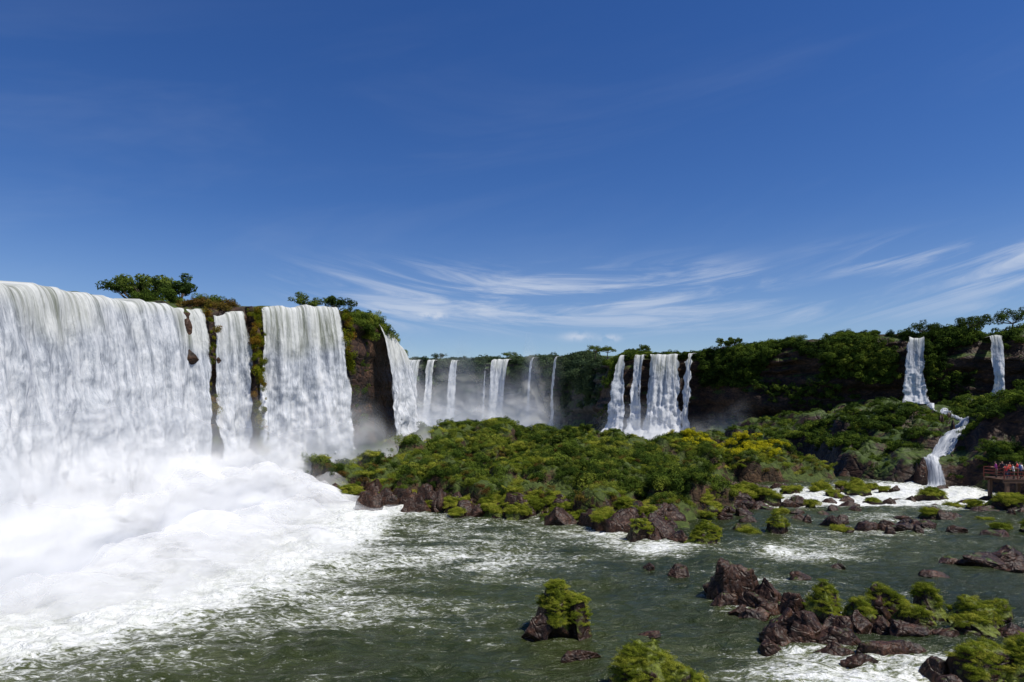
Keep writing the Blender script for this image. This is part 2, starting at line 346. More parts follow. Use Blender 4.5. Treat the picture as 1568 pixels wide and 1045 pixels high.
# ------------------------------------------------------------ right lower terrace
edge=np.array([(50,186),(51,160),(50,140),(51,118),(48.5,98),(47,88),(48,83),(53,79),(56,73),(60,66),(75,55),(100,40),(240,20)],float)
poly=np.vstack([edge,[(240,190),(50,190)]])
gx=np.arange(42,160,.6);gy=np.arange(36,188,.6);X,Y=np.meshgrid(gx,gy)
def inside(X,Y,poly):
    c=np.zeros(X.shape,bool);j=len(poly)-1
    for i in range(len(poly)):
        xi,yi=poly[i];xj,yj=poly[j]
        c^=((yi>Y)!=(yj>Y))&(X<(xj-xi)*(Y-yi)/(yj-yi+1e-9)+xi);j=i
    return c
def dist(X,Y,P):
    d=np.full(X.shape,1e9)
    for a,b in zip(P[:-1],P[1:]):
        ab=b-a;t=np.clip(((X-a[0])*ab[0]+(Y-a[1])*ab[1])/(ab@ab),0,1)
        d=np.minimum(d,np.hypot(X-a[0]-t*ab[0],Y-a[1]-t*ab[1]))
    return d
def terr(X,Y):
    d=dist(X,Y,edge)*np.where(inside(X,Y,poly),1,-1)+fbm(X*.13,Y*.13,0,3,55)*3
    h=-1.5+4.8*ss(-1,2.2,d)+2.0*ss(7,9,d)+1.8*ss(13,15,d)+2.2*ss(18,34,d)
    h=h+5.0*np.exp(-(((X-69)/8)**2+((Y-84)/9)**2)**1.5)
    return h+fbm(X*.16,Y*.16,0,4,57)*1.9*ss(-1,3,d)
Zt=terr(X,Y)
stream=np.array([(90,143),(84,130),(75,113),(68,99),(66,95),(61,89),(55.5,85),(52.5,80.5),(50.5,77)],float)
ds=dist(X,Y,stream)
dmt=domes(X,Y,Zt,900,78,1.2,3.2,.6,(Zt>.8)*(Y<165))*ss(2.5,4.5,ds)*ss(.5,1.5,Zt)
Zd=Zt+dmt
obj('river_terrace',grid_mesh('river_terrace',X,Y,Zd,[M_cliff]))
wp=ss(-.25,.12,fbm(X*.12,Y*.12,0,4,61)+.06)
prob=(Zt>.8)*(wp*(.2+ss(.2,.8,dmt))+.02)*(ds>1.7)*np.exp(-(Y-60)/90)*(Y<165)
Nt=normals(X,Y,Zd);sl=np.abs(Nt[...,2])
prob=prob*(.08+.92*ss(.45,.78,sl))
k=pick(prob,8500,9);P=np.c_[X.ravel()[k],Y.ravel()[k],Zd.ravel()[k]-.2];P[:,:2]+=rng.uniform(-.4,.4,(len(k),2))
scatter('terrace_shrubs',P,np.minimum(rng.gamma(4,.17,len(k))+.1,1.6),C_cliffb,seed=4)
k=pick((Zt>.8)*(Y<125)*(X<85)*(ds>1.2)*(.06+wp)*ss(.4,.7,sl),6000,19);P=np.c_[X.ravel()[k],Y.ravel()[k],Zd.ravel()[k]-.1];P[:,:2]+=rng.uniform(-.3,.3,(len(k),2))
scatter('terrace_groundcover',P,rng.uniform(.35,.75,len(k)),C_cliffb,seed=14)
def cliffveg(X,Y,Z,S,Hf,n,name,C,size,seed,cond,topb=1.0,mx=3.0,lo=-.12):
    w=fbm(X*.1,Y*.1,Z*.16,4,seed)
    prob=cond*(ss(lo,lo+.25,w+.4*(Hf-.55)*topb)+.01)
    k=pick(prob,n,seed);r=np.random.default_rng(seed)
    P=np.c_[X.ravel()[k],Y.ravel()[k],Z.ravel()[k]]+r.uniform(-.4,.4,(n,3))
    scatter(name,P,np.minimum(r.gamma(4,size/4,n),mx),C,seed=seed)
backmask=np.ones_like(FX);backmask[67:]=0
blockfall=((FX>31)&(FX<55)&(FY>178)&(FY<205))
infall=((np.abs(FX-91)<2.4)&(FH<.97)&(FY<165))|((np.abs(FX-104)<2.6)&(FH<.985)&(FY<150)&(FY>125))
cond=backmask*(FZ>1)*(~(blockfall&(FH<.97)))*(~infall)*(FX>20)*(FY<228)*(.35+1.0*ss(.5,.85,FH)+.8*(FY<160)*(FH>.75))*(FX<150)
cliffveg(FX,FY,FZ,FS,FH,11500,'cliff_shrubs',C_cliffb,.88,71,cond,mx=1.9,lo=-.02)
ffalls=[(-56,-41.5),(-38.7,-34.5),(-28,-23.7),(-9,-.5),(-12,-10.5),(8.2,10.2),(18,19.6)]
notf=np.ones_like(FX)
for a,b in ffalls: notf*=~((FX>a-1)&(FX<b+1)&(FH<.985)&(FY>240))
cond=backmask*(FZ>3)*(FX<=33)*(FY>=226)*(FX>-95)*(.12+FH**3*2)*notf
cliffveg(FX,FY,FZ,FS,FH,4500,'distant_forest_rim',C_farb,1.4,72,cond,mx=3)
sA=left.at(-21,81.8)
lb=np.ones_like(LX);lb[68:]=0
cond=lb*(LS>sA)*(LS<sA+34)*((LH>.9)*2.2+(LH>.3)*.4)*(1-((LY>89)&(LY<103.5)&(LH<.97)))
cliffveg(LX,LY,LZ,LS,LH,640,'falls_corner_shrubs',C_bush,.75,73,cond,0,mx=1.4)
def strip_scatter(name,f,a,b,n,back,zo,size,C,seed,arc=0):
    r=np.random.default_rng(seed);s=r.uniform(f.at(*a),f.at(*b),n);x,y,z,nx,ny=f(s);bk=r.uniform(*back,n);dz=r.uniform(*zo,n)
    bk=bk+arc*np.sqrt(np.clip(-dz,0,None)/20)
    scatter(name,np.c_[x+nx*bk,y+ny*bk,z+dz],r.gamma(6,size/6,n),C,seed=seed)
strip_scatter('lip_dry_grass',left,(-34.4,68.5),(-30.6,73.8),60,(-2,-.1),(-.3,.5),.6,C_dry,82)
strip_scatter('lip_shrubs',left,(-35.5,66),(-31.5,73),34,(-3.5,-2),(.0,.9),.8,C_bush,81)
# mossy rock ribs standing between the streams
def rib(a,b,depth,seed,n,d0=.8):
    s0,s1=left.at(*a),left.at(*b);s=np.linspace(s0,s1,14);x,y,z,nx,ny=left(s);T=np.linspace(0,1,60)[:,None]
    e=np.clip(1-(2*(s-s0)/(s1-s0)-1)**2,0,1)[None]**.5
    O=-.5+e*(d0+depth*np.sqrt(T))+fbm(s[None]*1.5,T*9,0,4,seed)*.7;Z=z[None]+.1-(z[None]+1)*T+fbm(s[None],T*12,0,3,seed+1)*.3
    dx=fbm(T*4,s[None]*0,0,3,seed+2)*.5
    tx,ty=-ny,nx
    obj('mossy_rock_rib',grid_mesh('mossy_rock_rib',x+nx*O+tx*dx,y+ny*O+ty*dx,Z,[M_cliff],flip=True))
    strip_scatter('hanging_moss',left,a,b,n,(.2,1.2),(-17,-.1),.40,C_hang,seed,arc=depth)
rib((-30.4,74.0),(-29.2,75.0),2.8,83,110)
rib((-33.6,70.0),(-33.0,70.7),1.0,84,40,.3)
strip_scatter('hanging_moss',left,(-21.6,81),(-20.8,82.4),60,(.2,1.2),(-12,0),.55,C_hang,85)
# ------------------------------------------------------------ waterfalls
def curtain(name,f,s0,s1,v0=1.5,ds=.13,nt=130,zb=-.2,seed=0,dens=.9,flare=0,drop=0,amp=1.0,back=2.5,gapn=.25,foot=.35,lipn=.35,edge=.3):
    s=np.arange(s0,s1,ds);x,y,z,nx,ny=f(s);z=z-drop+fbm(s*.12,0,0,3,seed)*lipn+fbm(s*.9,0,0,4,seed)*.28
    tb=np.linspace(-1,0,8)[:-1];tf=np.linspace(0,1,nt)**1.15
    c=(s-(s0+s1)/2)
    vs=v0*(1+.35*fbm(s*.3,0,0,4,seed+11))
    O=np.concatenate([np.repeat((tb*back)[:,None],len(s),1),(vs*np.sqrt(2*(z-zb)[None]*tf[:,None]/9.8))*.85+.3*(1-np.exp(-tf*60))[:,None]])
    Z=np.concatenate([np.repeat(z[None]+.12,len(tb),0)+(-tb[:,None])*.15,z[None]+.12-(z-zb)[None]*tf[:,None]])
    T=np.r_[tb*0,tf][:,None]
    sw=s[None]+vn(s[None]*.3,Z*.15,0,seed+5)*.2*T
    rid=fbm(sw*.45,Z*.06,0,3,seed+1)*(.3+1.4*T)+fbm(sw*1.5,Z*.14,0,3,seed+2)*(.14+.4*T)+fbm(sw*1.0,Z*.6,0,4,seed+3)*.9*T
    O=O+rid*amp+foot*2.2*ss(.8,1,T)**2
    SL=c[None]*flare*T**1.5
    tx,ty=-ny,nx
    X=x+nx*O+tx*SL;Y=y+ny*O+ty*SL
    e=np.minimum(s-s0,s1-s)[None]
    D=dens*np.ones_like(X)-.55*(1-ss(0,min(.8,(s1-s0)*.3),e+vn(s[None]*1.5,Z*.12,0,seed+8)*.3-edge*np.abs(fbm(s[None]*.1,Z*.25,0,3,seed+12))*1.5))-gapn*ss(.1,.6,fbm(sw*.5,Z*.03,0,3,seed+7))+.25*ss(.75,1,T)
    FO=ss(.02,.6,T)*.7+.5*fbm(s[None]*.15,Z*.1,0,3,seed+6)*ss(0,.1,T)+.5*ss(.6,1,T)+0*X
    UV=(np.broadcast_to(s+SL*0,X.shape)+seed*3.3,Z)
    obj(name,grid_mesh(name,X,Y,Z,[M_fall],{'dens':D,'foamy':FO},UV,flip=True))
at=left.at
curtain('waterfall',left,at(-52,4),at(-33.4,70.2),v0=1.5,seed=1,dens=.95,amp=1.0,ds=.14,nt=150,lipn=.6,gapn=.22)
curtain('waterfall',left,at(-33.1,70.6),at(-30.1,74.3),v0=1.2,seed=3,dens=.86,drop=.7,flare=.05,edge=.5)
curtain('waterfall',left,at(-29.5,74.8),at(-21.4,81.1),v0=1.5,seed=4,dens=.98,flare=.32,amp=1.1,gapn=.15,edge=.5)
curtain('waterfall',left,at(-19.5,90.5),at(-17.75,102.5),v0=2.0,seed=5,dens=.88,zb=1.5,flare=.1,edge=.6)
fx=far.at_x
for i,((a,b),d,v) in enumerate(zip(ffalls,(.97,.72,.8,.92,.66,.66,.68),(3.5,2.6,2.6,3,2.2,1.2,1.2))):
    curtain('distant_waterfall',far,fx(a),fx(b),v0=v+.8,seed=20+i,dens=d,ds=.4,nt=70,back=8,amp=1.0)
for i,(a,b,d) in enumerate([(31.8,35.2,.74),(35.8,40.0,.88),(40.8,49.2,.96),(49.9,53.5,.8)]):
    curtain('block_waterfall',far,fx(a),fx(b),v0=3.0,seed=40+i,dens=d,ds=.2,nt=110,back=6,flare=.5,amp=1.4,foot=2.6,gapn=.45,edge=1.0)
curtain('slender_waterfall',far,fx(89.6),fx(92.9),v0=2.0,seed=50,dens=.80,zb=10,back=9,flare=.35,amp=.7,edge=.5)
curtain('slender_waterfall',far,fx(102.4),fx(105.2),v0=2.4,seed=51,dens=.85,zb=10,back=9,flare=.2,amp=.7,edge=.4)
d=np.r_[0,np.cumsum(np.hypot(*np.diff(stream,axis=0).T))];s=np.arange(0,d[-1],.25)
sx=np.interp(s,d,stream[:,0])+vn(s*.2,0,0,3)*1.0;sy=np.interp(s,d,stream[:,1]);T=np.gradient(np.c_[sx,sy],axis=0);T/=np.linalg.norm(T,axis=1)[:,None]
w=np.linspace(-1,1,17);W=(.55+.3*vn(s*.3,5,0,4)+.45*ss(45,70,s))[:,None]*w[None]
X=sx[:,None]-T[:,1:2]*W;Y=sy[:,None]+T[:,:1]*W
Z=terr(X,Y)
Z=np.maximum(Z,-.1)+.3*(1-w**2)[None]+.3*fbm(X*1.5,Y*1.5,0,4,7)
obj('cascade_stream',grid_mesh('cascade_stream',X,Y,Z,[M_fall],{'dens':.78-.4*(w**4)[None]+.25*fbm(X*.9,Y*.4,0,3,9),'foamy':np.full(X.shape,.35)},(W+5,-s[:,None]+0*W)))
# ------------------------------------------------------------ spray
gx=np.arange(-52,-4,.4);gy=np.arange(18,88,.4);X,Y=np.meshgrid(gx,gy)
dl=dist(X,Y,left.Q[::4,:2])
mist=bpy.data.objects.new('spray_mist',None);scene.collection.objects.link(mist)
for kk in range(3):
    wob=fbm(X*.11,Y*.11,kk*3.1,4,90+kk)
    m_=ss(-4,8,xb(Y)-X-.5-kk*1.3+wob*7)*ss(0,8,Y-24+wob*4)
    yy=ss(40,66,Y)
    hb=(.3+(1.2+(1.0+1.9*yy)*np.exp(-dl/7))*m_)*(.5+.35*kk)
    bil=np.abs(fbm(X*.28,Y*.28,kk*5,4,95+kk))
    Z=hb*(1+.5*wob)+bil*(2.0+.9*yy)*m_-.3
    De=m_*(.82-.14*kk)
    obj('spray_layer',grid_mesh('spray_layer',X,Y,np.maximum(Z,.12),[M_mist],{'dens':De}),mist)
def mistwall(P,h,dens,seed,name='spray_veil',zb=0,amp=2,m=M_veil,e0=.22):
    f=path_sampler([(a,b,0) for a,b in P]);s=np.arange(0,f.L,max(.5,f.L/160));x,y,_,nx,ny=f(s)
    t=np.linspace(0,1,36)[:,None];Z=zb+h*t+0*s
    dn=fbm(s[None]*.1,Z*.15,seed,4,seed)*amp
    e=np.minimum(s,f.L-s)[None]/f.L
    hh=1+.5*fbm(s[None]*.08,0,0,3,seed+2)
    D=dens*(1-ss(0,1,t*1.1/np.maximum(hh,.4)))*ss(0,e0,e)*ss(-.05,.12,t+.03)
    obj(name,grid_mesh(name,x+nx*dn,y+ny*dn,Z,[m],{'dens':D+0*Z}),mist)
mistwall([(-44,12),(-31.5,38),(-30.5,58),(-25,69),(-15,76)],13,.9,101)
mistwall([(-34,14),(-24,33),(-21,50),(-16,64)],7.5,.85,107)
mistwall([(-30,66),(-24,72.5),(-15,80),(-11,92)],12,1.0,102,e0=.12)
mistwall([(-60,290),(-30,288),(5,272),(20,240)],40,.6,103,amp=3,m=M_farmist)
mistwall([(-64,225),(-30,240),(0,222),(24,214)],22,.6,104,amp=3,m=M_farmist)
mistwall([(-60,170),(-35,172),(-8,175),(14,175)],16,.55,105,amp=3,m=M_farmist)
mistwall([(22,182),(45,172),(64,168)],12,.65,106,amp=2,m=M_farmist)
# ------------------------------------------------------------ rocks
def ico(sub=5):
    bm=bmesh.new();bmesh.ops.create_icosphere(bm,subdivisions=sub,radius=1)
    V=np.array([v.co[:] for v in bm.verts]);F=np.array([[v.index for v in f.verts] for f in bm.faces]);bm.free();return V,F
IV,IF=ico(5);IV4,IF4=ico(4)
def rockV(cx,cy,w,d,h,seed,cuts=18,base=None):
    r=np.random.default_rng(seed);V=(IV if base is None else base).copy()
    for i in range(cuts):
        nn=r.normal(size=3);nn[2]=nn[2]*.8+.15;nn/=np.linalg.norm(nn);dd=r.uniform(.5,.85)
        ex=np.maximum(V@nn-dd,0);V=V-ex[:,None]*nn*.95
    q=V[:,0]*1.8+seed
    V=V+V*(fbm(q,V[:,1]*1.8,V[:,2]*1.8,4,seed)*.3+fbm(V[:,0]*6+seed,V[:,1]*6,V[:,2]*6,3,seed+1)*.09)[:,None]
    V[:,:2]*=(1-.32*np.clip(V[:,2],-.2,1))[:,None]
    a=r.uniform(-.5,.5);c,s=math.cos(a),math.sin(a)
    V=np.c_[V[:,0]*c-V[:,1]*s,V[:,0]*s+V[:,1]*c,V[:,2]+V[:,0]*r.uniform(-.35,.35)]
    V/=np.array([np.ptp(V[:,0])/2,np.ptp(V[:,1])/2,np.max(V[:,2])])
    V=V*np.array([w/2,d/2,1]);V[:,2]=np.where(V[:,2]>0,V[:,2]*h,V[:,2]*1.2)
    return V+np.array([cx,cy,0])
tP=[];tS=[]
def rock(name,parts,seed=0,msize=.25,lowres=False):
    Vs=[];Fs=[];mi=[];o=0
    BF=IF4 if lowres else IF
    for j,(cx,cy,w,d,h,ms) in enumerate(parts):
        V=rockV(cx,cy,w,d,h,seed*31+j*7,base=IV4 if lowres else IV);Vs.append(V);Fs.append(BF+o);o+=len(V);mi+= [1 if ms>0 else 0]*len(BF)
        if ms>0:
            r=np.random.default_rng(seed+j)
            zz=V[:,2]/h;msk=fbm(V[:,0]*.9,V[:,1]*.9,V[:,2]*.9,3,seed)*.45
            ok=np.where((zz+msk+.35*(V[:,0]-cx)/w>1.05-ms*.75)&(zz>.22))[0]
            if len(ok):
                n=int(ms*w*d*25)+3;k=r.choice(ok,n);tP.append(V[k]-np.array([0,0,.06]));tS.append(r.uniform(.5,1.3,n)*msize*(1.3 if lowres else 1))
    obj(name,make_mesh(name,np.vstack(Vs),np.vstack(Fs),True,mats=[M_rock,M_rockmoss],mi=mi))
rock('mossy_rock',[(2.0,29.3,3.0,2.8,2.2,.95),(2.8,29.0,1.9,2,1.7,1.0),(1.1,28.6,1.5,1.5,.9,0)],1)
rock('mossy_rock',[(4.4,22.7,2.6,2.4,1.85,1.1),(5.7,22.2,2.2,2.0,1.25,1.1)],2)
rock('basalt_boulder',[(11.3,33.6,2.4,2.4,2.1,0),(12.8,33,2.4,2.0,1.3,0),(11.9,34.5,3.0,2,1.7,0),(13.9,32,1.9,1.2,.5,0),(10.6,32.4,1.6,1.2,.7,0),(12.0,32.2,1.7,1.3,.9,0),(11.0,31.4,1.2,.9,.4,0)],3)
rock('mossy_rock',[(13.8,47.5,3.4,2.6,1.5,1.0),(12.4,48,1.8,1.6,.8,0)],4)
rock('mossy_rock',[(9.2,48.6,2.3,2,1.6,.7),(10.4,48.2,1.2,1.2,.9,0)],5)
rock('mossy_rock',[(20.3,50.5,2.2,1.8,1.7,.7)],6)
rock('basalt_ledge',[(11.2,27.4,1.8,1.6,.8,0),(12.6,28.4,2.2,2,1.15,0),(13.6,27.2,2.6,1.4,.8,0),(11.9,28.9,1.5,1.4,1.0,0),(14.8,26.2,2.4,1.1,.5,0),(13,26.3,1.8,.9,.5,0),(12.3,27.5,1.6,1.0,.9,0),(10.6,26.8,1.0,.8,.35,0),(14.0,28.4,1.8,1.4,.9,0),(11.4,30.6,1.6,1.2,.5,0),(12.4,31.2,1.4,1,.6,0),(13.6,25.4,1.6,.8,.35,0),(16.2,26.6,1.6,.9,.4,0)],7)
rock('mossy_ledge',[(14.6,30.4,2.0,2.2,1.8,1.0),(16.0,29.9,1.8,1.6,1.1,.7),(13.4,31.0,1.6,1.4,1.1,0),(17.2,30.6,2.2,1.8,1.2,0),(15.2,28.9,1.8,1.3,.9,0),(16.3,28.8,1.5,1.2,.7,0)],8)
rock('mossy_ledge',[(17.8,30.7,2.2,1.8,1.6,1.0),(19.4,30.4,2.4,2,1.7,.8),(20.9,29.8,2.6,1.9,1.3,1.0),(18.3,29.3,2.2,1.6,1.1,.5),(19.9,28.4,2.6,1.4,.9,.5),(16.8,28.0,2.0,1.4,.8,0),(21.5,28.2,2,1.2,.6,0),(18.4,27.6,1.8,1.1,.6,0),(22.6,30.6,2,1.6,.9,.6)],9)
rock('mossy_rock',[(17.2,24.2,2.6,2.2,1.2,1.0),(18.8,24.0,2.6,2.4,1.5,1.1),(16.0,24.6,1.4,1.2,.5,0),(15.6,23.2,1.5,1,.4,0),(19.8,25.6,2.2,1.6,1.0,.8)],10)
rock('basalt_ledge',[(29.6,40.8,3.8,2.4,.7,0),(31.8,42,3.6,2.4,1.0,0),(27.8,41.4,1.6,1.2,.4,0),(30.4,39.6,2.4,1.2,.5,0)],11)
rock('basalt_ledge',[(31.5,52.5,3,1.8,.6,0),(28.5,53,2,1.4,.5,0),(34,54,2.4,1.6,.5,0),(37,50,3,1.8,.4,0),(16.5,37.5,1.4,1,.4,0),(24.5,38,1.8,1,.35,0),(20,40,1.2,.8,.3,0)],12,lowres=True)
rock('basalt_boulder',[(9.8,38,1.5,1.2,.7,0),(8.5,40,.9,.8,.3,0)],13)
rock('basalt_boulder',[(2.7,25.9,1.8,1,.3,0),(6.2,28.3,1.6,1,.18,0)],14)
rr=np.random.default_rng(5)
pl=[(25.5,69,3,2.2,1.2,.6),(31,72,2.6,2,1.0,.5),(35.5,75,3,2,1.1,.6),(38.5,73,3,2,1.2,.6),(40,76,2,2,1.3,.5),(29,66,2.2,1.6,.7,0),(24,63,2.4,1.8,.7,0),(33,64,2.4,1.5,.6,0),(43,68,2.8,1.8,1.1,.6),(45.5,70,2.5,2,1.0,.5),(21,59,2.4,1.6,.7,0),(48,63.5,4,2.4,1.3,.6),(44,61,3,1.6,.5,0),(28,59,2,1.2,.4,0),(25,57,2,1.2,.5,0),(52,58,4,2,.8,0),(47,54,3.5,2,.5,0),(39,58,2.5,1.2,.4,0)]
for i in range(100):
    pl.append((rr.uniform(18,52),rr.uniform(50,80),rr.uniform(.7,2.2),rr.uniform(.6,1.4),rr.uniform(.25,.8),.7 if rr.random()<.22 else 0))
rock('river_rocks',pl,15,.36,True)
pl=[]
for i in range(250):
    t=rr.uniform(0,1);xx=np.interp(t,[0,.25,.45,.6,.75,.85,1],[-25,-12,-3,4,9,12,26]);yy=np.interp(t,[0,.25,.45,.6,.75,.85,1],[73.5,65,60,58.5,53.5,52.5,70])
    sz=rr.uniform(.8,2.8);pl.append((xx+rr.normal(0,1.0),yy+rr.normal(1.0,1.6),sz*1.2,sz,sz*rr.uniform(.4,.9),0.7 if rr.random()<.25 else 0))
rock('shoreline_rocks',pl,16,.36,True)
pl=[(-15+rr.normal(0,2.2),88+rr.normal(0,3),rr.uniform(2,4),3,rr.uniform(2,4.5),0) for i in range(9)]+[(-24+rr.normal(0,1.5),76.5+rr.normal(0,.6),2,2,1.5,0) for i in range(4)]
rock('splash_rocks',pl,17,lowres=True)
pl=[]
for i in range(30):
    q=rr.uniform(.35,1);qx=np.interp(q*d[-1],d,stream[:,0]);qy=np.interp(q*d[-1],d,stream[:,1]);sz=rr.uniform(.8,2.0)
    pl.append((qx+rr.choice([-1,1])*rr.uniform(1.2,2.4),qy+rr.normal(0,.6),sz,sz,float(terr(np.array([[qx]]),np.array([[qy]]))[0,0])+rr.uniform(.4,1.0),0))
rock('stream_rocks',pl,18,lowres=True)
scatter('rock_moss_cushions',np.vstack(tP),np.concatenate(tS),C_moss,seed=9)
# ------------------------------------------------------------ trees
def tube(pts,rad,ns=7):
    pts=np.array(pts,float);V=[];F=[]
    for i,(p,r) in enumerate(zip(pts,rad)):
        d=pts[min(i+1,len(pts)-1)]-pts[max(i-1,0)];d/=np.linalg.norm(d)+1e-9
        a=np.cross(d,[.3,.9,.1]);a/=np.linalg.norm(a);b=np.cross(d,a)
        for j in range(ns):
            t=2*math.pi*j/ns;V.append(p+r*(a*math.cos(t)+b*math.sin(t)))
    for i in range(len(pts)-1):
        for j in range(ns):F.append((i*ns+j,i*ns+(j+1)%ns,(i+1)*ns+(j+1)%ns,(i+1)*ns+j))
    return np.array(V),np.array(F)
def tree(name,x,y,z,h,w,seed,leaf=.15,trunk=.5):
    r=np.random.default_rng(seed);Vs=[];Fs=[];mi=[];o=0
    top=np.array([r.normal(0,.1*h),r.normal(0,.1*h),h*trunk])
    def add(V,F,m):
        nonlocal o;Vs.append(V);Fs.append(F+o);mi.extend([m]*len(F));o+=len(V)
    add(*tube([(0,0,-1),top*.5+r.normal(0,.05*h,3)*[1,1,0],top],[.045*h,.035*h,.025*h]),0)
    C=[];R=[]
    for i in range(10):
        a=i*2.4+r.uniform(-.4,.4);q=r.uniform(.3,1)
        e=np.array([math.cos(a)*w/2*q,math.sin(a)*w/2*q,h*(r.uniform(.5,.8)+.2*(1-q))])
        m_=(top*.9+e)/2+np.array([0,0,-.04*h])
        add(*tube([top*.85,m_,e],[.02*h,.013*h,.005*h],5),0)
        for j in range(3):
            C.append(e+r.normal(0,.09*w,3)*[1,1,.6]);R.append(r.uniform(.08,.17)*w)
    V,F=leafcloud(C,R,2600,leaf*h/6,.7,seed);add(V,F,1)
    ob=obj(name,make_mesh(name,np.vstack(Vs),np.vstack(Fs),False,mats=[M_bark,M_tree],mi=mi));ob.location=(x,y,z);return ob
for i,(x,y,z,h,w) in enumerate([(-40.5,72.5,19.6,5.0,6.2),(-37.2,72,19.8,4.4,4.8),(-43,73.5,19.8,4.2,5.0),(-26.8,86,21.4,3.0,3.8),(-23.5,87,21.3,3.2,3.8),
    (96,152,25.6,3.8,6),(104,148,26,4.2,6),(112,147,26.4,5.0,8),(119,142,27,5.0,7),(109,156,25.4,5,6),(60,185,24.4,4.4,4),(62,182,24.4,4.6,4),(66,186,24.4,3.2,5),(42,210,24.6,4.6,4.5),(38.5,212,24.6,3.8,3.6),(33,226,26.4,4,5),(84,165,26,3,5),(75,172,25.5,3,5),(30,236,27.5,4,6),(-1,300,30,4,6),(-35,310,30,4,7)]):
    tree('rainforest_tree',x,y,z,h,w,200+i,trunk=.4)
tree('riverside_tree',10,92,4.6,2.8,2.4,240);tree('riverside_tree',6,84,4.0,2.2,2.0,241)
# ------------------------------------------------------------ walkway with visitors
def box(c,s):
    c=np.array(c);s=np.array(s)/2
    V=np.array([[i,j,k] for i in(-1,1) for j in(-1,1) for k in(-1,1)],float)*s+c
    return V,np.array([(0,1,3,2),(4,6,7,5),(0,4,5,1),(2,3,7,6),(0,2,6,4),(1,5,7,3)])
M_deck=plain('timber_deck',(.10,.055,.035));M_steel=plain('painted_steel',(.14,.03,.02),.5)
walk=bpy.data.objects.new('viewing_walkway',None);scene.collection.objects.link(walk)
def multi(name,boxes,m,parent):
    Vs=[];Fs=[];o=0
    for c,s in boxes:
        V,F=box(c,s);Vs.append(V);Fs.append(F+o);o+=8
    return obj(name,make_mesh(name,np.vstack(Vs),np.vstack(Fs),False,mats=[m]),parent)
x0,x1,yc,zd=50.6,68,68.6,2.25
multi('deck_planks',[((x0+.1+.24*i,yc,zd),(.22,3.0,.06)) for i in range(int((x1-x0)/.24))],M_deck,walk)
multi('beams',[(((x0+x1)/2,yc+a,zd-.2),(x1-x0,.18,.3)) for a in(-1.35,1.35)],M_deck,walk)
multi('piers',[((x0+.5+3*i,yc+a,.45),(.3,.3,3.2)) for i in range(6) for a in(-1.2,1.2)],M_deck,walk)
multi('railing',[(((x0+x1)/2,yc+a,zd+b),(x1-x0,.05,.05)) for a in(-1.45,1.45) for b in(.45,.8,1.12)]+[((x0+1.4*i,yc+a,zd+.58),(.06,.07,1.1)) for i in range(13) for a in(-1.45,1.45)]+[((x0,yc,zd+b),(.05,2.8,.05)) for b in(.45,.8,1.12)],M_steel,walk)
M_skin=plain('skin',(.42,.25,.17));M_hair=plain('hair',(.03,.02,.015));M_shoe=plain('shoes',(.05,.05,.05));M_eye=plain('eyes',(.02,.02,.02));M_lip=plain('lips',(.3,.1,.09))
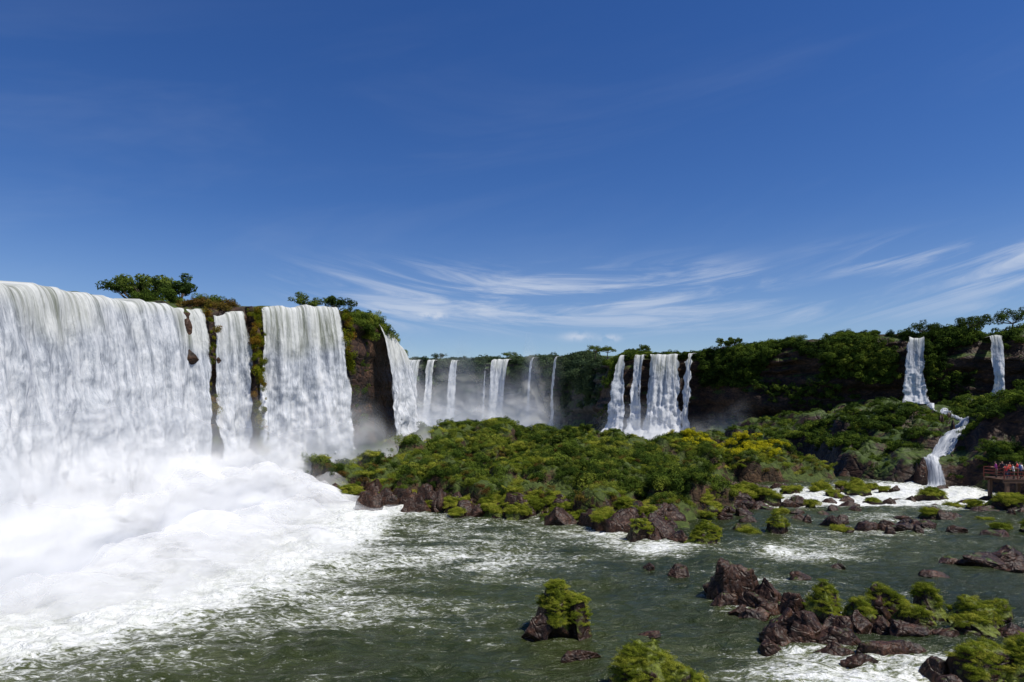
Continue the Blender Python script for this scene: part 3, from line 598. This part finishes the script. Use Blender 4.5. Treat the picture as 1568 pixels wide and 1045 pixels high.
def person(x,y,z,head,shirt,pants,seed,h=1.7,lean=.08,armf=1.0):
    r=random.Random(seed);co=[];ed=[];ra=[]
    def v(p,rr,par=None):
        co.append(p);ra.append(rr)
        if par is not None:ed.append((par,len(co)-1))
        return len(co)-1
    pel=v((0,0,.95),.135);sp=v((0,lean*.4,1.14),.125,pel);ch=v((0,lean,1.34),.145,sp);nk=v((0,lean,1.49),.055,ch)
    h1=v((0,lean+.02,1.56),.075,nk);h2=v((0,lean+.02,1.64),.092,h1);v((0,lean,1.70),.062,h2)
    for sgn in(-1,1):
        k=r.uniform(-.06,.08)
        hp=v((.09*sgn,0,.88),.095,pel);kn=v((.11*sgn,.03+k,.5),.062,hp);an=v((.11*sgn,-.02+k*.5,.09),.042,kn);v((.13*sgn,.13+k*.5,.04),.038,an)
        sh=v((.17*sgn,lean,1.41),.062,ch);raise_=r.choice([0,0,1])*armf
        el=v((.25*sgn,lean+.06+.1*raise_,1.14+.1*raise_),.043,sh)
        wr=v((.19*sgn if not raise_ else .09*sgn,lean+.32,1.12+.4*raise_),.03,el)
        d=(-.02*sgn,.09,.0)
        pm=v((co[wr][0]+d[0]*.6,co[wr][1]+.05,co[wr][2]),.032,wr)
        for f in range(4):
            b=v((co[pm][0]+(-.03+.02*f),co[pm][1]+.04,co[pm][2]),.009,pm);v((co[b][0],co[b][1]+.03-.004*abs(f-1.5),co[b][2]-.02),.008,b)
        v((co[wr][0]-.045*sgn,co[wr][1]+.05,co[wr][2]),.01,wr)
    me=bpy.data.meshes.new('b');me.from_pydata(co,ed,[]);ob=bpy.data.objects.new('b',me);scene.collection.objects.link(ob)
    ob.modifiers.new('s','SKIN')
    for i,sv in enumerate(me.skin_vertices[0].data):
        sv.radius=(ra[i]*(1.25 if i in(0,1,2) else 1),ra[i]*(.8 if i in(0,1,2) else 1));sv.use_root=(i==0)
    sb=ob.modifiers.new('u','SUBSURF');sb.levels=1;sb.render_levels=1
    dg=bpy.context.evaluated_depsgraph_get();m2=bpy.data.meshes.new_from_object(ob.evaluated_get(dg))
    bpy.data.objects.remove(ob)
    for mm in (M_skin,M_hair,shirt,pants,M_shoe):m2.materials.append(mm)
    for p in m2.polygons:
        c=p.center;p.use_smooth=True;i=0
        if c.z>1.5: i=1 if (c.z>1.69 or (c.z>1.56 and c.y<lean+.0)) else 0
        elif c.z>1.47 and abs(c.x)<.07:i=0
        elif c.y>lean+.16 and c.z>1.0:i=0
        elif c.z>.95 or (abs(c.x)>.2 and c.z>.9):i=2
        elif c.z>.1:i=3
        else:i=4
        p.material_index=i
    e=bpy.data.objects.new('tourist',None);scene.collection.objects.link(e);e.location=(x,y,z);e.rotation_euler=(0,0,head);e.scale=(h/1.76,)*3
    obj('body',m2,e)
    for nm,pp,rr_,mm in(('eye_left',(-.03,lean+.105,1.645),.011,M_eye),('eye_right',(.03,lean+.105,1.645),.011,M_eye),('nose',(0,lean+.12,1.615),.014,M_skin),('mouth',(0,lean+.10,1.585),.014,M_lip)):
        V,F=ico(2);V=V*rr_*np.array([1.6 if nm=='mouth' else 1,.8,.5 if nm=='mouth' else 1])+np.array(pp);obj(nm,make_mesh(nm,V,F,mats=[mm]),e)
cols=[(.55,.04,.04),(.7,.7,.68),(.06,.12,.35),(.5,.08,.12),(.75,.35,.1),(.1,.35,.4),(.65,.65,.7),(.35,.05,.25),(.03,.03,.04),(.6,.1,.06)]
sm=[plain('shirt_%d'%i,c) for i,c in enumerate(cols)];pm=[plain('trousers_a',(.03,.045,.09)),plain('trousers_b',(.15,.12,.09)),plain('trousers_c',(.03,.03,.03))]
for i in range(13):
    px=51.1+(i%7)*.72+rr.uniform(-.12,.12);py=yc+(-1.0 if i<7 else .35)+rr.uniform(-.1,.15)
    person(px,py,zd+.03,math.pi/2+rr.uniform(-.9,1.1) if i%3 else math.pi+rr.uniform(-.5,.5),sm[i%10],pm[i%3],i,rr.uniform(1.58,1.82))
# ------------------------------------------------------------ sky, sun
EL=math.radians(60);AZ=math.radians(116)
to=Vector((math.sin(AZ)*math.cos(EL),math.cos(AZ)*math.cos(EL),math.sin(EL)))
L=bpy.data.lights.new('sun','SUN');L.energy=5.0;L.angle=math.radians(.53);L.color=(1,.955,.88)
so=bpy.data.objects.new('sun',L);scene.collection.objects.link(so);so.rotation_euler=to.to_track_quat('Z','Y').to_euler();so.location=(60,-40,120)
w=bpy.data.worlds.new('World');scene.world=w;w.use_nodes=True;n=NT(w.node_tree);w.name='sky'
sky=n.node('ShaderNodeTexSky',sky_type='NISHITA');sky.sun_disc=False;sky.sun_elevation=EL;sky.sun_rotation=AZ
sky.air_density=1.0;sky.dust_density=.1;sky.ozone_density=5.5;sky.altitude=200
hs=n.node('ShaderNodeHueSaturation');hs.inputs['Saturation'].default_value=1.24;hs.inputs['Hue'].default_value=.514;hs.inputs['Value'].default_value=1.12;n.put(hs.inputs['Color'],sky.outputs[0])
tc=n.node('ShaderNodeTexCoord').outputs['Generated'];sp=n.node('ShaderNodeSeparateXYZ');n.put(sp.inputs[0],tc)
dx,dy,dz=sp.outputs
az=n.m('ARCTAN2',dx,dy);el=n.m('ARCSINE',dz)
el2=n.m('ADD',el,n.m('MULTIPLY',n.m('POWER',n.m('SUBTRACT',az,.15),2),-.30))
def comb(a,b,c=0.0):
    x=n.node('ShaderNodeCombineXYZ');n.put(x.inputs[0],a);n.put(x.inputs[1],b);n.put(x.inputs[2],c);return x.outputs[0]
c1=n.noise(comb(n.m('MULTIPLY',az,4.2),n.m('MULTIPLY',el2,36),3.7),1,7,.62,.7)
c2=n.noise(comb(n.m('MULTIPLY',az,3.0),n.m('MULTIPLY',el,11),1.3),1,3,.5,.3)
band=n.m('MULTIPLY',n.sstep(el,.09,.145),n.m('SUBTRACT',1,n.sstep(el,.175,.235)))
band=n.m('MULTIPLY',band,n.sstep(az,-.42,-.12))
cf=n.m('MULTIPLY',n.m('MULTIPLY',n.sstep(c1,.40,.68),n.sstep(c2,.25,.55)),band)
hz=n.m('MULTIPLY',n.m('SUBTRACT',1,n.sstep(el,.02,.30)),.15)
wide=n.m('MULTIPLY',n.m('MULTIPLY',n.sstep(n.noise(comb(n.m('MULTIPLY',az,1.4),n.m('MULTIPLY',n.m('ADD',el,n.m('MULTIPLY',az,-.15)),7)),1,5,.6,.5),.45,.8),n.m('SUBTRACT',1,n.sstep(el,.35,.6))),.08)
cf=n.m('ADD',n.m('ADD',n.m('MULTIPLY',cf,.72),wide),n.m('MULTIPLY',hz,n.m('ADD',.6,n.m('MULTIPLY',c2,.6))))
for a0,e0,ra_,re_ in((.1,.103,.022,.006),(-.12,.134,.02,.005),(.15,.10,.014,.005)):
    g=n.m('ADD',n.m('POWER',n.m('DIVIDE',n.m('SUBTRACT',az,a0),ra_),2),n.m('POWER',n.m('DIVIDE',n.m('SUBTRACT',el,e0),re_),2))
    g=n.m('POWER',2.718,n.m('MULTIPLY',g,-1))
    g=n.m('MULTIPLY',g,n.sstep(n.noise(tc,60,4),.35,.6));cf=n.m('ADD',cf,n.m('MULTIPLY',g,.7))
cf=n.m('MINIMUM',cf,.9)
col=n.mix(cf,hs.outputs[0],(6.6,7.4,8.9,1))
bg=n.node('ShaderNodeBackground');n.put(bg.inputs[0],col);bg.inputs[1].default_value=.087;n.out(bg.outputs[0],'ShaderNodeOutputWorld')
# ------------------------------------------------------------ camera
cd=bpy.data.cameras.new('camera');cam=bpy.data.objects.new('camera',cd);scene.collection.objects.link(cam)
cam.location=(0,0,10);cam.rotation_euler=(math.pi/2,0,0);cd.sensor_width=36;cd.lens=22.96;cd.shift_y=.062;cd.clip_end=9000;cd.clip_start=.1
scene.camera=cam
scene.view_settings.view_transform='Standard';scene.view_settings.look='None';scene.view_settings.exposure=0
